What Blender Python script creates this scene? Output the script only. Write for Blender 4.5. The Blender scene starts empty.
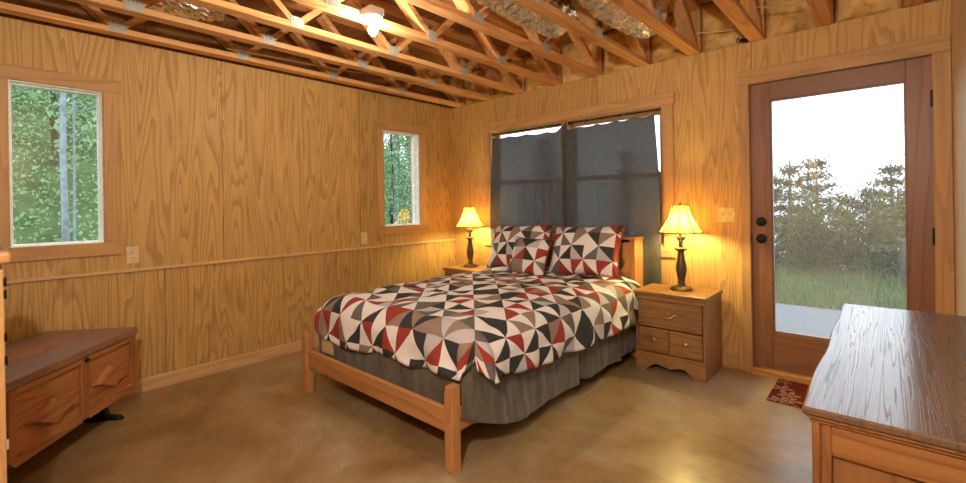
import bpy, bmesh, math, random
from mathutils import Vector, Matrix, noise
PI = math.pi
random.seed(7)
SC = bpy.context.scene
COL = SC.collection

# ------------------------------------------------------------------ helpers
def lin(c):
    return tuple(((v/255)/12.92 if v/255 <= .04045 else ((v/255+.055)/1.055)**2.4) for v in c) + (1,)

class MB:
    def __init__(s): s.bm = bmesh.new()
    def box(s, x0, x1, y0, y1, z0, z1, bev=0, seg=1, mat=None):
        m = Matrix.Translation(((x0+x1)/2, (y0+y1)/2, (z0+z1)/2)) @ Matrix.Diagonal((abs(x1-x0), abs(y1-y0), abs(z1-z0), 1))
        if mat is not None: m = mat @ m
        r = bmesh.ops.create_cube(s.bm, size=1, matrix=m)
        if bev:
            es = list({e for v in r['verts'] for e in v.link_edges})
            bmesh.ops.bevel(s.bm, geom=es, offset=bev, segments=seg, profile=.5, affect='EDGES')
        return s
    def lathe(s, prof, c=(0, 0, 0), n=24, rot=0, mat=None):
        rings = []
        for r, z in prof:
            ring = []
            for k in range(n):
                a = 2*PI*k/n+rot
                p = Vector((r*math.cos(a), r*math.sin(a), z))
                if mat is not None: p = mat @ p
                ring.append(s.bm.verts.new(p+Vector(c)))
            rings.append(ring)
        for a, b in zip(rings, rings[1:]):
            for k in range(n):
                s.bm.faces.new((a[k], a[(k+1) % n], b[(k+1) % n], b[k]))
        if prof[0][0] > 1e-4: s.bm.faces.new(rings[0][::-1])
        if prof[-1][0] > 1e-4: s.bm.faces.new(rings[-1])
        return s
    def tube(s, pts, r, n=8):
        pts = [Vector(p) for p in pts]; rr = r if isinstance(r, (list, tuple)) else [r]*len(pts)
        rings = []
        for i, p in enumerate(pts):
            d = (pts[min(i+1, len(pts)-1)]-pts[max(i-1, 0)]).normalized()
            u = d.cross(Vector((0, 0, 1)))
            if u.length < 1e-3: u = d.cross(Vector((1, 0, 0)))
            u.normalize(); w = d.cross(u)
            rings.append([s.bm.verts.new(p+(u*math.cos(2*PI*k/n)+w*math.sin(2*PI*k/n))*rr[i]) for k in range(n)])
        for a, b in zip(rings, rings[1:]):
            for k in range(n): s.bm.faces.new((a[k], a[(k+1) % n], b[(k+1) % n], b[k]))
        s.bm.faces.new(rings[0][::-1]); s.bm.faces.new(rings[-1])
        return s
    def prism(s, poly, axis, a0, a1, bev=0):
        # poly in the two other axes: x->(y,z)  y->(x,z)  z->(x,y)
        def P(p, a):
            return {'x': (a, p[0], p[1]), 'y': (p[0], a, p[1]), 'z': (p[0], p[1], a)}[axis]
        A = [s.bm.verts.new(P(p, a0)) for p in poly]; B = [s.bm.verts.new(P(p, a1)) for p in poly]
        n = len(poly); fs = [s.bm.faces.new(A), s.bm.faces.new(B[::-1])]
        for k in range(n): fs.append(s.bm.faces.new((A[k], B[k], B[(k+1) % n], A[(k+1) % n])))
        bmesh.ops.recalc_face_normals(s.bm, faces=fs)
        if bev:
            es = list({e for f in fs[:2] for e in f.edges})
            bmesh.ops.bevel(s.bm, geom=es, offset=bev, segments=1, affect='EDGES')
        return s
    def quad(s, pts):
        s.bm.faces.new([s.bm.verts.new(p) for p in pts]); return s
    def build(s, name, mat, parent=None, smooth=False, recalc=True):
        if recalc: bmesh.ops.recalc_face_normals(s.bm, faces=s.bm.faces[:])
        me = bpy.data.meshes.new(name); s.bm.to_mesh(me); s.bm.free()
        if smooth:
            me.polygons.foreach_set('use_smooth', [True]*len(me.polygons))
            try: me.set_sharp_from_angle(angle=math.radians(40))
            except Exception: pass
        o = bpy.data.objects.new(name, me); COL.objects.link(o)
        if mat: me.materials.append(mat)
        if parent: o.parent = parent
        return o

def mesh_obj(name, verts, faces, mat, parent=None, smooth=True):
    me = bpy.data.meshes.new(name); me.from_pydata(verts, [], faces); me.update()
    if smooth: me.polygons.foreach_set('use_smooth', [True]*len(me.polygons))
    o = bpy.data.objects.new(name, me); COL.objects.link(o); me.materials.append(mat)
    if parent: o.parent = parent
    return o

def tag(o, label=None, cat=None, group=None, kind=None):
    if label: o['label'] = label
    if cat: o['category'] = cat
    if group: o['group'] = group
    if kind: o['kind'] = kind
    return o
def thing(name, label, cat, loc=(0, 0, 0), rz=0, group=None):
    o = bpy.data.objects.new(name, None); COL.objects.link(o)
    o.empty_display_size = .1; o.location = loc; o.rotation_euler = (0, 0, rz)
    return tag(o, label, cat, group)
def struct(o, label=None, cat=None):
    return tag(o, label, cat, None, 'structure')
def sempty(name, label=None, cat=None):
    o = bpy.data.objects.new(name, None); COL.objects.link(o); return struct(o, label, cat)
def copy_tree(o, parent=None):
    c = o.copy(); COL.objects.link(c)
    if parent: c.parent = parent
    for ch in list(o.children): copy_tree(ch, c)
    return c

# ------------------------------------------------------------------ materials
class NT:
    def __init__(s, name):
        s.m = bpy.data.materials.new(name); s.m.use_nodes = True
        s.t = s.m.node_tree; s.t.nodes.clear()
        s.out = s.t.nodes.new('ShaderNodeOutputMaterial')
    def n(s, typ, ins=None, **kw):
        nd = s.t.nodes.new(typ)
        for k, v in kw.items(): setattr(nd, k, v)
        for k, v in (ins or {}).items(): s.set(nd.inputs[k], v)
        return nd
    def set(s, sock, v):
        if isinstance(v, bpy.types.NodeSocket): s.t.links.new(v, sock)
        elif isinstance(v, bpy.types.Node): s.t.links.new(v.outputs[0], sock)
        else: sock.default_value = v
    def math(s, op, a, b=0., c=0.):
        nd = s.t.nodes.new('ShaderNodeMath'); nd.operation = op
        for i, v in enumerate((a, b, c)): s.set(nd.inputs[i], v)
        return nd.outputs[0]
    def ramp(s, fac, stops, interp='LINEAR'):
        nd = s.t.nodes.new('ShaderNodeValToRGB'); cr = nd.color_ramp; cr.interpolation = interp
        while len(cr.elements) < len(stops): cr.elements.new(.5)
        for e, (p, c) in zip(cr.elements, stops): e.position = p; e.color = c if len(c) == 4 else tuple(c)+(1,)
        s.set(nd.inputs[0], fac); return nd.outputs[0]
    def mix(s, fac, a, b, blend='MIX'):
        nd = s.t.nodes.new('ShaderNodeMix'); nd.data_type = 'RGBA'; nd.blend_type = blend
        s.set(nd.inputs[0], fac); s.set(nd.inputs[6], a); s.set(nd.inputs[7], b)
        return nd.outputs[2]
    def xyz(s, v):
        return s.n('ShaderNodeSeparateXYZ', {0: v}).outputs
    def comb(s, x, y, z):
        return s.n('ShaderNodeCombineXYZ', {0: x, 1: y, 2: z}).outputs[0]
    def noise(s, vec, scale, detail=2, rough=.5, dist=0.):
        return s.n('ShaderNodeTexNoise', {'Vector': vec, 'Scale': scale, 'Detail': detail, 'Roughness': rough, 'Distortion': dist}).outputs[0]
    def bump(s, h, strength=.2, dist=.01):
        return s.n('ShaderNodeBump', {'Height': h, 'Strength': strength, 'Distance': dist}).outputs[0]
    def principled(s, col, rough=.5, metal=0., normal=None, spec=None, **kw):
        b = s.n('ShaderNodeBsdfPrincipled', {'Base Color': col, 'Roughness': rough, 'Metallic': metal})
        if normal is not None: s.set(b.inputs['Normal'], normal)
        if spec is not None: s.set(b.inputs['Specular IOR Level'], spec)
        for k, v in kw.items(): s.set(b.inputs[k], v)
        s.t.links.new(b.outputs[0], s.out.inputs[0]); return b
    def done(s, sh):
        s.t.links.new(sh.outputs[0] if isinstance(sh, bpy.types.Node) else sh, s.out.inputs[0]); return s.m

MC = {}
def plain(name, rgb, rough=.5, metal=0., spec=None, var=.12, scale=30):
    if name in MC: return MC[name]
    t = NT(name); co = t.n('ShaderNodeTexCoord').outputs['Object']
    f = t.noise(co, scale, 3)
    c = lin(rgb); d = tuple(v*(1-var) for v in c[:3])+(1,); l = tuple(min(1, v*(1+var)) for v in c[:3])+(1,)
    t.principled(t.ramp(f, [(.3, d), (.7, l)]), rough, metal, None, spec)
    MC[name] = t.m; return t.m

def plywood(name, h, light, dark, rough=.55, panel=1.22, off=0.):
    """rotary-cut softwood plywood sheets, grain upright; h = horizontal axis index"""
    t = NT(name); co = t.n('ShaderNodeTexCoord').outputs['Object']; s = t.xyz(co)
    hh = t.math('ADD', s[h], off); idx = t.math('FLOOR', t.math('DIVIDE', hh, panel))
    wn = t.n('ShaderNodeTexWhiteNoise', {1: idx}, noise_dimensions='1D').outputs[0]
    sh = t.math('MULTIPLY', wn, 53.)
    v = t.comb(t.math('ADD', t.math('MULTIPLY', hh, 5.2), sh), t.math('ADD', t.math('MULTIPLY', s[2], .5), sh), sh)
    n1 = t.noise(v, 1.0, 2.2, .45, .25)
    band = t.math('FRACT', t.math('MULTIPLY', n1, 18.))
    wide = t.ramp(band, [(0, (0, 0, 0)), (.5, (.25, .25, .25)), (.82, (1, 1, 1)), (.95, (.7, .7, .7)), (1, (0, 0, 0))])
    fine = t.noise(t.comb(t.math('MULTIPLY', hh, 160.), t.math('MULTIPLY', s[2], 3.), sh), 1., 3, .6)
    blot = t.noise(t.comb(t.math('MULTIPLY', hh, 1.3), t.math('MULTIPLY', s[2], .7), sh), 1.3, 2)
    c = t.mix(t.math('MULTIPLY', wide, .62), lin(light), lin(dark))
    c = t.mix(t.math('MULTIPLY', t.math('SUBTRACT', fine, .35), .7), c, lin(tuple(int(x*.72) for x in dark)))
    c = t.mix(t.math('MULTIPLY', blot, .35), c, t.mix(1., c, (.78, .74, .66, 1), 'MULTIPLY'))
    edge = t.math('FRACT', t.math('DIVIDE', hh, panel))
    seam = t.math('LESS_THAN', edge, .0028)
    c = t.mix(seam, c, (.06, .035, .015, 1))
    c = t.mix(1., c, t.mix(wn, (.9, .9, .9, 1), (1.06, 1.04, 1.0, 1)), 'MULTIPLY')
    t.principled(c, rough, 0., t.bump(t.math('ADD', t.math('MULTIPLY', wide, .3), t.math('MULTIPLY', seam, -4.)), .12, .004), .35)
    return t.m

def wood(name, light, dark, axis=0, rough=.45, ring=9., sc=1., spec=.4, streak=.5):
    """solid timber, grain along the given local axis"""
    if name in MC: return MC[name]
    t = NT(name); co = t.n('ShaderNodeTexCoord').outputs['Object']
    rnd = t.n('ShaderNodeObjectInfo').outputs['Random']
    s = list(t.xyz(co))
    k = [7.*sc]*3; k[axis] = .55*sc
    v = t.comb(*[t.math('ADD', t.math('MULTIPLY', s[i], k[i]), t.math('MULTIPLY', rnd, 31.+i*7)) for i in range(3)])
    n1 = t.noise(v, 1., 2, .5, .3)
    band = t.math('FRACT', t.math('MULTIPLY', n1, ring))
    b = t.ramp(band, [(0, (0, 0, 0)), (.6, (.3, .3, .3)), (.88, (1, 1, 1)), (1, (.1, .1, .1))])
    k2 = [140.*sc]*3; k2[axis] = 4.*sc
    fine = t.noise(t.comb(*[t.math('MULTIPLY', s[i], k2[i]) for i in range(3)]), 1., 3, .6)
    c = t.mix(t.math('MULTIPLY', b, .75), lin(light), lin(dark))
    c = t.mix(t.math('MULTIPLY', t.math('SUBTRACT', fine, .4), streak), c, lin(tuple(int(x*.6) for x in dark)))
    c = t.mix(1., c, t.mix(rnd, (.88, .88, .88, 1), (1.08, 1.06, 1.03, 1)), 'MULTIPLY')
    t.principled(c, rough, 0., t.bump(t.math('ADD', b, fine), .08, .003), spec)
    MC[name] = t.m; return t.m

LIGHT, DARK = (206, 168, 102), (152, 109, 54)
M_wall_x = plywood('plywood_left', 1, LIGHT, DARK, off=2.485+1.22*3)
M_wall_y = plywood('plywood_back', 0, (214, 172, 104), (168, 120, 62), off=1.22*3-3.105+.0)
M_wall_r = plywood('plywood_right', 1, (214, 186, 140), (196, 160, 110), off=.4)
M_wains = plywood('plywood_beadboard', 1, (205, 166, 100), (152, 109, 54), off=2.874+1.22*3)
CASL, CASD = (198, 154, 98), (174, 128, 76)
def pine(ax): return wood('pine_trim_%s' % 'xyz'[ax], CASL, CASD, ax, .5, 6., 1., .35, .35)
def truss_wood(ax): return wood('truss_lumber_%s' % 'xyz'[ax], (230, 176, 114), (196, 132, 76), ax, .65, 7., 1., .25, .5)

t = NT('stained_concrete'); co = t.n('ShaderNodeTexCoord').outputs['Object']
a = t.noise(co, 1.0, 6, .68, .5); b = t.noise(co, 7., 5, .65, .2); cc = t.noise(co, 60., 2)
c = t.ramp(a, [(.34, lin((122, 91, 50))), (.5, lin((154, 126, 84))), (.64, lin((170, 152, 122)))])
c = t.mix(.5, c, t.ramp(b, [(.3, (.66, .66, .64)), (.55, (1, 1, 1)), (.75, (1.0, .95, .85))]), 'MULTIPLY')
crk = t.n('ShaderNodeTexVoronoi', {'Vector': t.mix(.06, co, t.n('ShaderNodeTexNoise', {'Vector': co, 'Scale': 3.}).outputs[1]), 'Scale': 1.3}, feature='DISTANCE_TO_EDGE').outputs[0]
c = t.mix(t.math('MULTIPLY', t.math('LESS_THAN', crk, .003), .10), c, lin((70, 48, 26)))
t.principled(c, t.ramp(b, [(.3, (.28,)*3), (.7, (.42,)*3)]), 0., t.bump(t.math('ADD', b, t.math('MULTIPLY', cc, .15)), .05, .004), .5)
M_floor = t.m

M_glass = None
t = NT('window_glass')
fr = t.n('ShaderNodeFresnel', {'IOR': t.math('SUBTRACT', 1.5, t.math('MULTIPLY', t.n('ShaderNodeNewGeometry').outputs['Backfacing'], .8333))})
M_glass = t.done(t.n('ShaderNodeMixShader', {0: fr, 1: t.n('ShaderNodeBsdfTransparent', {0: (.96, .98, .97, 1)}), 2: t.n('ShaderNodeBsdfGlossy', {'Roughness': 0.0})}))
t = NT('dusty_door_glass')   # a faint film of dust on the pane
fr = t.n('ShaderNodeFresnel', {'IOR': t.math('SUBTRACT', 1.5, t.math('MULTIPLY', t.n('ShaderNodeNewGeometry').outputs['Backfacing'], .8333))}); co = t.n('ShaderNodeTexCoord').outputs['Object']
base = t.n('ShaderNodeMixShader', {0: t.math('ADD', fr, .06), 1: t.n('ShaderNodeBsdfTransparent', {0: (.96, .97, .96, 1)}), 2: t.n('ShaderNodeBsdfGlossy', {'Roughness': 0.0})})
sp = t.ramp(t.noise(co, 90., 2, .5), [(.68, (0, 0, 0)), (.74, (.35,)*3)])
film = t.math('ADD', t.math('MULTIPLY', sp, .5), .03)
M_doorglass = t.done(t.n('ShaderNodeMixShader', {0: film, 1: base, 2: t.n('ShaderNodeBsdfTranslucent', {0: (.9, .88, .8, 1)})}))

def quilt(name, cell, seed):
    """patchwork print: squares cut along a diagonal, one pale and one coloured half"""
    t = NT(name); uv = t.n('ShaderNodeTexCoord').outputs['UV']; s = t.xyz(uv)
    u = t.math('DIVIDE', s[0], cell); v = t.math('DIVIDE', s[1], cell)
    i, j = t.math('FLOOR', u), t.math('FLOOR', v); fx, fy = t.math('FRACT', u), t.math('FRACT', v)
    def hsh(k): return t.n('ShaderNodeTexWhiteNoise', {0: t.comb(i, j, k+seed)}, noise_dimensions='3D').outputs[0]
    par = t.math('FLOORED_MODULO', t.math('ADD', i, j), 2.)
    d1 = t.math('GREATER_THAN', fx, fy); d2 = t.math('GREATER_THAN', t.math('ADD', fx, fy), 1.)
    tri = t.math('ADD', t.math('MULTIPLY', d1, par), t.math('MULTIPLY', d2, t.math('SUBTRACT', 1., par)))
    flip = t.math('FLOORED_MODULO', t.math('ADD', t.math('FLOOR', t.math('MULTIPLY', hsh(1.), 1.25)), j), 2.)
    side = t.math('FLOORED_MODULO', t.math('ADD', tri, flip), 2.)
    CRE, GRY, TAU, MID, CHA, RED = lin((238, 234, 230)), lin((192, 190, 194)), lin((150, 130, 116)), lin((110, 104, 100)), lin((62, 62, 62)), lin((160, 66, 54))
    pale = t.ramp(hsh(2.), [(0, CRE), (.62, GRY), (.74, TAU), (.88, CRE)], 'CONSTANT')
    deep = t.ramp(hsh(3.), [(0, CHA), (.32, MID), (.56, TAU), (.68, RED), (.9, CHA)], 'CONSTANT')
    c = t.mix(side, pale, deep)
    wv = t.noise(t.n('ShaderNodeTexCoord').outputs['Object'], 220., 2)
    c = t.mix(.25, c, t.ramp(wv, [(.3, (.75,)*3), (.7, (1.1,)*3)]), 'MULTIPLY')
    wr = t.noise(t.n('ShaderNodeTexCoord').outputs['Object'], 9., 3, .6, .6)
    t.principled(c, .85, 0., t.bump(t.math('ADD', wr, t.math('MULTIPLY', wv, .05)), .35, .02), .15)
    return t.m
M_quilt = quilt('patchwork_comforter_fabric', .119, 0.)
M_quilt2 = quilt('patchwork_pillow_fabric', .114, 11.)
M_quilt3 = quilt('patchwork_cushion_fabric', .112, 23.)

t = NT('grey_curtain_cloth'); co = t.n('ShaderNodeTexCoord').outputs['Object']
w1 = t.noise(t.n('ShaderNodeMapping', {0: co, 3: (300, 300, 20)}), 1., 2); w2 = t.noise(t.n('ShaderNodeMapping', {0: co, 3: (20, 20, 300)}), 1., 2)
col = t.ramp(t.math('ADD', t.math('MULTIPLY', w1, .5), t.math('MULTIPLY', w2, .5)), [(.35, lin((84, 83, 78))), (.65, lin((112, 110, 102)))])
sh = t.n('ShaderNodeMixShader', {0: .3, 1: t.n('ShaderNodeBsdfDiffuse', {0: col}), 2: t.n('ShaderNodeBsdfTranslucent', {0: lin((120, 122, 126))})})
M_curtain = t.done(t.n('ShaderNodeMixShader', {0: .12, 1: sh, 2: t.n('ShaderNodeBsdfTransparent')}))

t = NT('bed_skirt_cloth'); co = t.n('ShaderNodeTexCoord').outputs['Object']
f = t.noise(t.n('ShaderNodeMapping', {0: co, 3: (18, 18, 4)}), 1., 4, .6, .3)
t.principled(t.ramp(f, [(.3, lin((72, 66, 54))), (.7, lin((110, 101, 84)))]), .6, 0., t.bump(f, .25, .01), .3, **{'Sheen Weight': .3})
M_skirt = t.m

t = NT('lamp_shade_cloth')
em = t.n('ShaderNodeEmission', {0: (1., .74, .24, 1), 1: .05})
tr = t.n('ShaderNodeMixShader', {0: .34, 1: t.n('ShaderNodeBsdfDiffuse', {0: lin((240, 206, 130))}), 2: t.n('ShaderNodeBsdfTranslucent', {0: lin((240, 186, 78))})})
M_shade = t.done(t.n('ShaderNodeAddShader', {0: em, 1: tr}))
def emit(name, col, st):
    t = NT(name); return t.done(t.n('ShaderNodeEmission', {0: col, 1: st}))
M_bulb = emit('lit_bulb_glass', (1., .93, .80, 1), 400.)
M_fill_bulb = emit('added_fill_bulb_glass', (1., .96, .90, 1), 1800.)  # glow of the added fill bulb out of view
M_lampbulb = emit('lit_lamp_bulb_glass', (1., .85, .36, 1), 330.)
M_bronze = plain('dark_bronze', (78, 66, 50), .4, .3, var=.35, scale=40)
M_brass = plain('aged_brass', (196, 164, 100), .35, .9)
M_black = plain('black_metal', (28, 26, 24), .45, .6)
M_steel = plain('galvanized_plate', (186, 182, 172), .5, .35, var=.2, scale=120)
M_porc = plain('white_porcelain', (206, 202, 194), .3)
M_ivory = plain('ivory_plastic', (214, 190, 146), .4)
M_tanplate = plain('tan_plastic', (206, 188, 124), .4)
M_white = plain('white_vinyl', (244, 247, 238), .4)
M_insul = None
t = NT('yellow_insulation'); co = t.n('ShaderNodeTexCoord').outputs['Object']
f = t.noise(co, 9., 5, .65, .5); t.principled(t.ramp(f, [(.3, lin((180, 134, 70))), (.5, lin((228, 184, 108))), (.7, lin((242, 210, 146)))]), .9, 0., t.bump(f, .6, .03), .1); M_insul = t.m
t = NT('silver_foil'); co = t.n('ShaderNodeTexCoord').outputs['Object']
f = t.noise(co, 38., 3, .6, 1.2); t.principled(lin((232, 228, 218)), .2, 1., t.bump(f, .5, .008)); M_foil = t.m
M_subfloor = wood('subfloor_board', (168, 120, 74), (132, 88, 50), 0, .8, 8., .6, .2)
M_bed = wood('bed_wood_x', (194, 138, 84), (162, 108, 62), 0, .4, 7.); M_bedz = wood('bed_wood_z', (198, 142, 88), (166, 112, 64), 2, .4, 7.); M_bedy = wood('bed_wood_y', (196, 132, 74), (160, 100, 54), 1, .4, 7.)
M_ns = wood('nightstand_laminate_x', (164, 122, 76), (126, 88, 50), 0, .4, 10., 1.3); M_nsz = wood('nightstand_laminate_z', (158, 118, 74), (120, 84, 48), 2, .45, 10., 1.3)
M_chest = wood('cedar_x', (178, 118, 70), (132, 82, 46), 0, .4, 8.); M_chestz = wood('cedar_z', (168, 108, 62), (126, 74, 40), 2, .4, 8.)
M_chestlid = wood('cedar_lid', (150, 108, 84), (120, 84, 62), 0, .42, 8., 1., 1.)
M_dres = wood('dresser_oak_z', (150, 100, 56), (112, 70, 36), 2, .4, 9.); M_dresy = wood('dresser_oak_y', (150, 100, 56), (112, 70, 36), 1, .4, 9.); M_dresx = wood('dresser_oak_x', (152, 102, 56), (114, 70, 36), 0, .4, 9.)
M_doorz = wood('door_fir_z', (142, 98, 68), (116, 78, 50), 2, .4, 5., 1., .45, .3); M_doorx = wood('door_fir_x', (142, 98, 68), (116, 78, 50), 0, .4, 5., 1., .45, .3)
# dresser top: dark open-grained oak under gloss
t = NT('dresser_top_oak'); co = t.n('ShaderNodeTexCoord').outputs['Object']; s = t.xyz(co)
n1 = t.noise(t.comb(t.math('MULTIPLY', s[0], 24.), t.math('MULTIPLY', s[1], .55), 3.), 1., 2.5, .5, .15)
bd = t.math('FRACT', t.math('MULTIPLY', n1, 15.)); g = t.ramp(bd, [(0, (0, 0, 0)), (.7, (.1, .1, .1)), (.86, (1, 1, 1)), (1, (0, 0, 0))])
fi = t.noise(t.comb(t.math('MULTIPLY', s[0], 190.), t.math('MULTIPLY', s[1], 14.), 0.), 1., 2)
t.principled(t.mix(t.math('MULTIPLY', g, .8), lin((110, 84, 64)), lin((64, 44, 30))), t.ramp(g, [(0, (.17,)*3), (1, (.32,)*3)]), 0., t.bump(t.math('ADD', t.math('MULTIPLY', g, -.6), t.math('MULTIPLY', fi, .5)), .12, .001), .8)
M_drestop = t.m
# rug
t = NT('red_leaf_mat'); co = t.n('ShaderNodeTexCoord').outputs['Object']
vo = t.n('ShaderNodeTexVoronoi', {'Vector': co, 'Scale': 7.5}); pos = t.xyz(t.n('ShaderNodeVectorMath', {0: t.n('ShaderNodeVectorMath', {0: co, 1: (7.5, 7.5, 7.5)}, operation='MULTIPLY'), 1: t.n('ShaderNodeVectorMath', {0: vo.outputs['Position'], 1: (7.5, 7.5, 7.5)}, operation='MULTIPLY')}, operation='SUBTRACT').outputs[0])
ang = t.math('ARCTAN2', pos[1], pos[0]); rad = vo.outputs['Distance']
petal = t.math('MULTIPLY', t.math('ABSOLUTE', t.math('COSINE', t.math('MULTIPLY', ang, 2.5))), .5)
leaf = t.math('MULTIPLY', t.math('LESS_THAN', rad, petal), t.math('GREATER_THAN', petal, .22))
ns = t.noise(co, 300., 2)
t.principled(t.mix(t.math('MULTIPLY', leaf, .85), lin((96, 28, 22)), lin((150, 112, 84))), .95, 0., t.bump(ns, .5, .004), .1)
M_rug = t.m
def leafmat(name, a, b):
    t = NT(name); g = t.n('ShaderNodeNewGeometry').outputs['Random Per Island']
    c = t.ramp(g, [(0, lin(a)), (1, lin(b))])
    return t.done(t.n('ShaderNodeMixShader', {0: .4, 1: t.n('ShaderNodeBsdfDiffuse', {0: c}), 2: t.n('ShaderNodeBsdfTranslucent', {0: c})}))
M_leafA = leafmat('spring_leaves', (92, 128, 88), (178, 204, 156)); M_leafB = leafmat('dark_leaves', (58, 96, 66), (124, 164, 112)); M_needle = leafmat('pine_needles', (40, 58, 48), (88, 100, 76)); M_brushl = leafmat('brush_leaves', (74, 80, 42), (140, 138, 84))  # bluish sky haze is put into the greyed spring leaf greens
M_grassl = leafmat('grass_blades', (84, 94, 50), (150, 146, 96))
M_bark = plain('pale_bark', (140, 146, 156), .85, var=.3, scale=14); M_barkd = plain('dark_bark', (96, 84, 70), .9, var=.35, scale=14)
M_soil = None
t = NT('leafy_hillside'); co = t.n('ShaderNodeTexCoord').outputs['Object']; f = t.noise(co, 1.4, 6, .7)
t.principled(t.ramp(f, [(.3, lin((52, 68, 44))), (.5, lin((84, 104, 66))), (.7, lin((110, 122, 84)))]), .95, 0., t.bump(f, .6, .2), .1); M_soil = t.m
t = NT('porch_boards'); co = t.n('ShaderNodeTexCoord').outputs['Object']; s = t.xyz(co)
pl = t.math('LESS_THAN', t.math('FRACT', t.math('DIVIDE', s[1], .14)), .05); f = t.noise(t.comb(t.math('MULTIPLY', s[0], 3.), t.math('MULTIPLY', s[1], 40.), 0.), 1., 4)
t.principled(t.mix(pl, t.ramp(f, [(.3, lin((100, 98, 100))), (.7, lin((132, 130, 132)))]), lin((60, 54, 48))), .8); M_porch = t.m

# ------------------------------------------------------------------ room shell
NEAR, RW = -4.25, 4.11
WT = 2.393          # top of wall panelling
def wall_cells(hs, zs, holes, axis, d0, d1):
    """one slab cut round its openings"""
    m = MB()
    hs = sorted(set(hs+[v for h in holes for v in h[:2]])); zs = sorted(set(zs+[v for h in holes for v in h[2:]]))
    bm = m.bm; V = {}
    def vert(i, j, d):
        if (i, j, d) not in V:
            h, z = hs[i], zs[j]; V[i, j, d] = bm.verts.new((d, h, z) if axis == 'x' else (h, d, z))
        return V[i, j, d]
    inside = lambda i, j: 0 <= i < len(hs)-1 and 0 <= j < len(zs)-1 and not any(h[0]-1e-6 < (hs[i]+hs[i+1])/2 < h[1] and h[2] < (zs[j]+zs[j+1])/2 < h[3] for h in holes)
    for i in range(len(hs)-1):
        for j in range(len(zs)-1):
            if not inside(i, j): continue
            for d in (d0, d1): bm.faces.new([vert(i, j, d), vert(i+1, j, d), vert(i+1, j+1, d), vert(i, j+1, d)])
            for di, dj, e in ((-1, 0, ((i, j), (i, j+1))), (1, 0, ((i+1, j), (i+1, j+1))), (0, -1, ((i, j), (i+1, j))), (0, 1, ((i, j+1), (i+1, j+1)))):
                if not inside(i+di, j+dj):
                    (a, b), (c, d) = e; bm.faces.new([vert(a, b, d0), vert(c, d, d0), vert(c, d, d1), vert(a, b, d1)])
    return m
W1 = (-3.625, -3.20, 1.04, 2.03); W2 = (-.985, -.515, 1.04, 2.03); W3 = (.595, 2.465, .885, 2.04); DR = (3.09, 4.03, 0.0, 2.085)
TH = .15
struct(wall_cells([NEAR-TH, TH], [-.25, WT], [W1, W2], 'x', 0, -TH).build('wall_left', M_wall_x))
struct(wall_cells([0., RW+TH], [-.25, WT], [W3, DR], 'y', 0, TH).build('wall_back', M_wall_y))
struct(MB().box(RW, RW+TH, NEAR-TH, 0, -.25, 2.8).build('wall_right', M_wall_r))
NDOOR = (3.06, 3.96, 0., 2.05)
struct(wall_cells([0., RW], [-.25, 2.8], [NDOOR], 'y', NEAR, NEAR-TH).build('wall_near', M_wall_y))
struct(MB().box(0, RW, NEAR, 0, -.12, 0).build('floor', M_floor))
struct(MB().box(-TH, RW+TH, NEAR-TH, TH, 2.785, 2.82).build('ceiling', M_subfloor))
struct(MB().box(-TH, -.10, NEAR-TH, TH, WT, 2.785).build('wall_left_rim', M_subfloor))
struct(MB().box(-.10, RW, .09, TH, WT, 2.785).build('wall_back_rim', M_subfloor))
# hall behind the near doorway
h = MB(); h.box(2.5, RW, NEAR-1.7, NEAR-1.6, -.12, 2.5).box(2.4, 2.5, NEAR-1.7, NEAR-TH, -.12, 2.5).box(RW, RW+.1, NEAR-1.7, NEAR-TH, -.12, 2.5).box(2.4, RW+.1, NEAR-1.7, NEAR-TH, 2.4, 2.5)
struct(h.build('wall_hall', M_wall_y))
struct(MB().box(2.5, RW, NEAR-1.6, NEAR, -.12, 0).build('floor_hall', M_floor))
# wainscot with fine upright grooves
prof = [(0, 0)]; y = NEAR
pts = []
while y < -.004:
    y2 = min(y+.0445, 0)
    pts += [(y, .008), (y+.0015, .011), (y2-.0015, .011), (y2, .008)]; y = y2
poly = [(0, NEAR)]+[(d, yy) for yy, d in pts]+[(0, 0)]
ded = []
for p in poly:
    if not ded or abs(p[0]-ded[-1][0])+abs(p[1]-ded[-1][1]) > 1e-6: ded.append(p)
struct(MB().prism(ded, 'z', .09, .832).build('trim_wainscot', M_wains))
struct(MB().prism([(0, .832), (.026, .832), (.03, .836), (.03, .848), (.026, .852), (0, .852)], 'y', NEAR, 0).build('trim_chair_rail', wood('pine_rail_highlight', (222, 184, 132), (204, 160, 106), 1, .4, 5., 1., .5, .3)))  # paler pine: the highlight along the ledge is put into its colour
struct(MB().prism([(.0, 0), (.016, 0), (.016, .085), (.012, .092), (0, .092)], 'y', NEAR, 0).build('baseboard_left', wood('pine_baseboard', (218, 176, 126), (200, 154, 102), 1, .5, 5., 1., .35, .3)))
struct(MB().box(.011, 3.0, -.015, 0, 0, .1, .003).build('baseboard_back', pine(0)))

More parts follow.
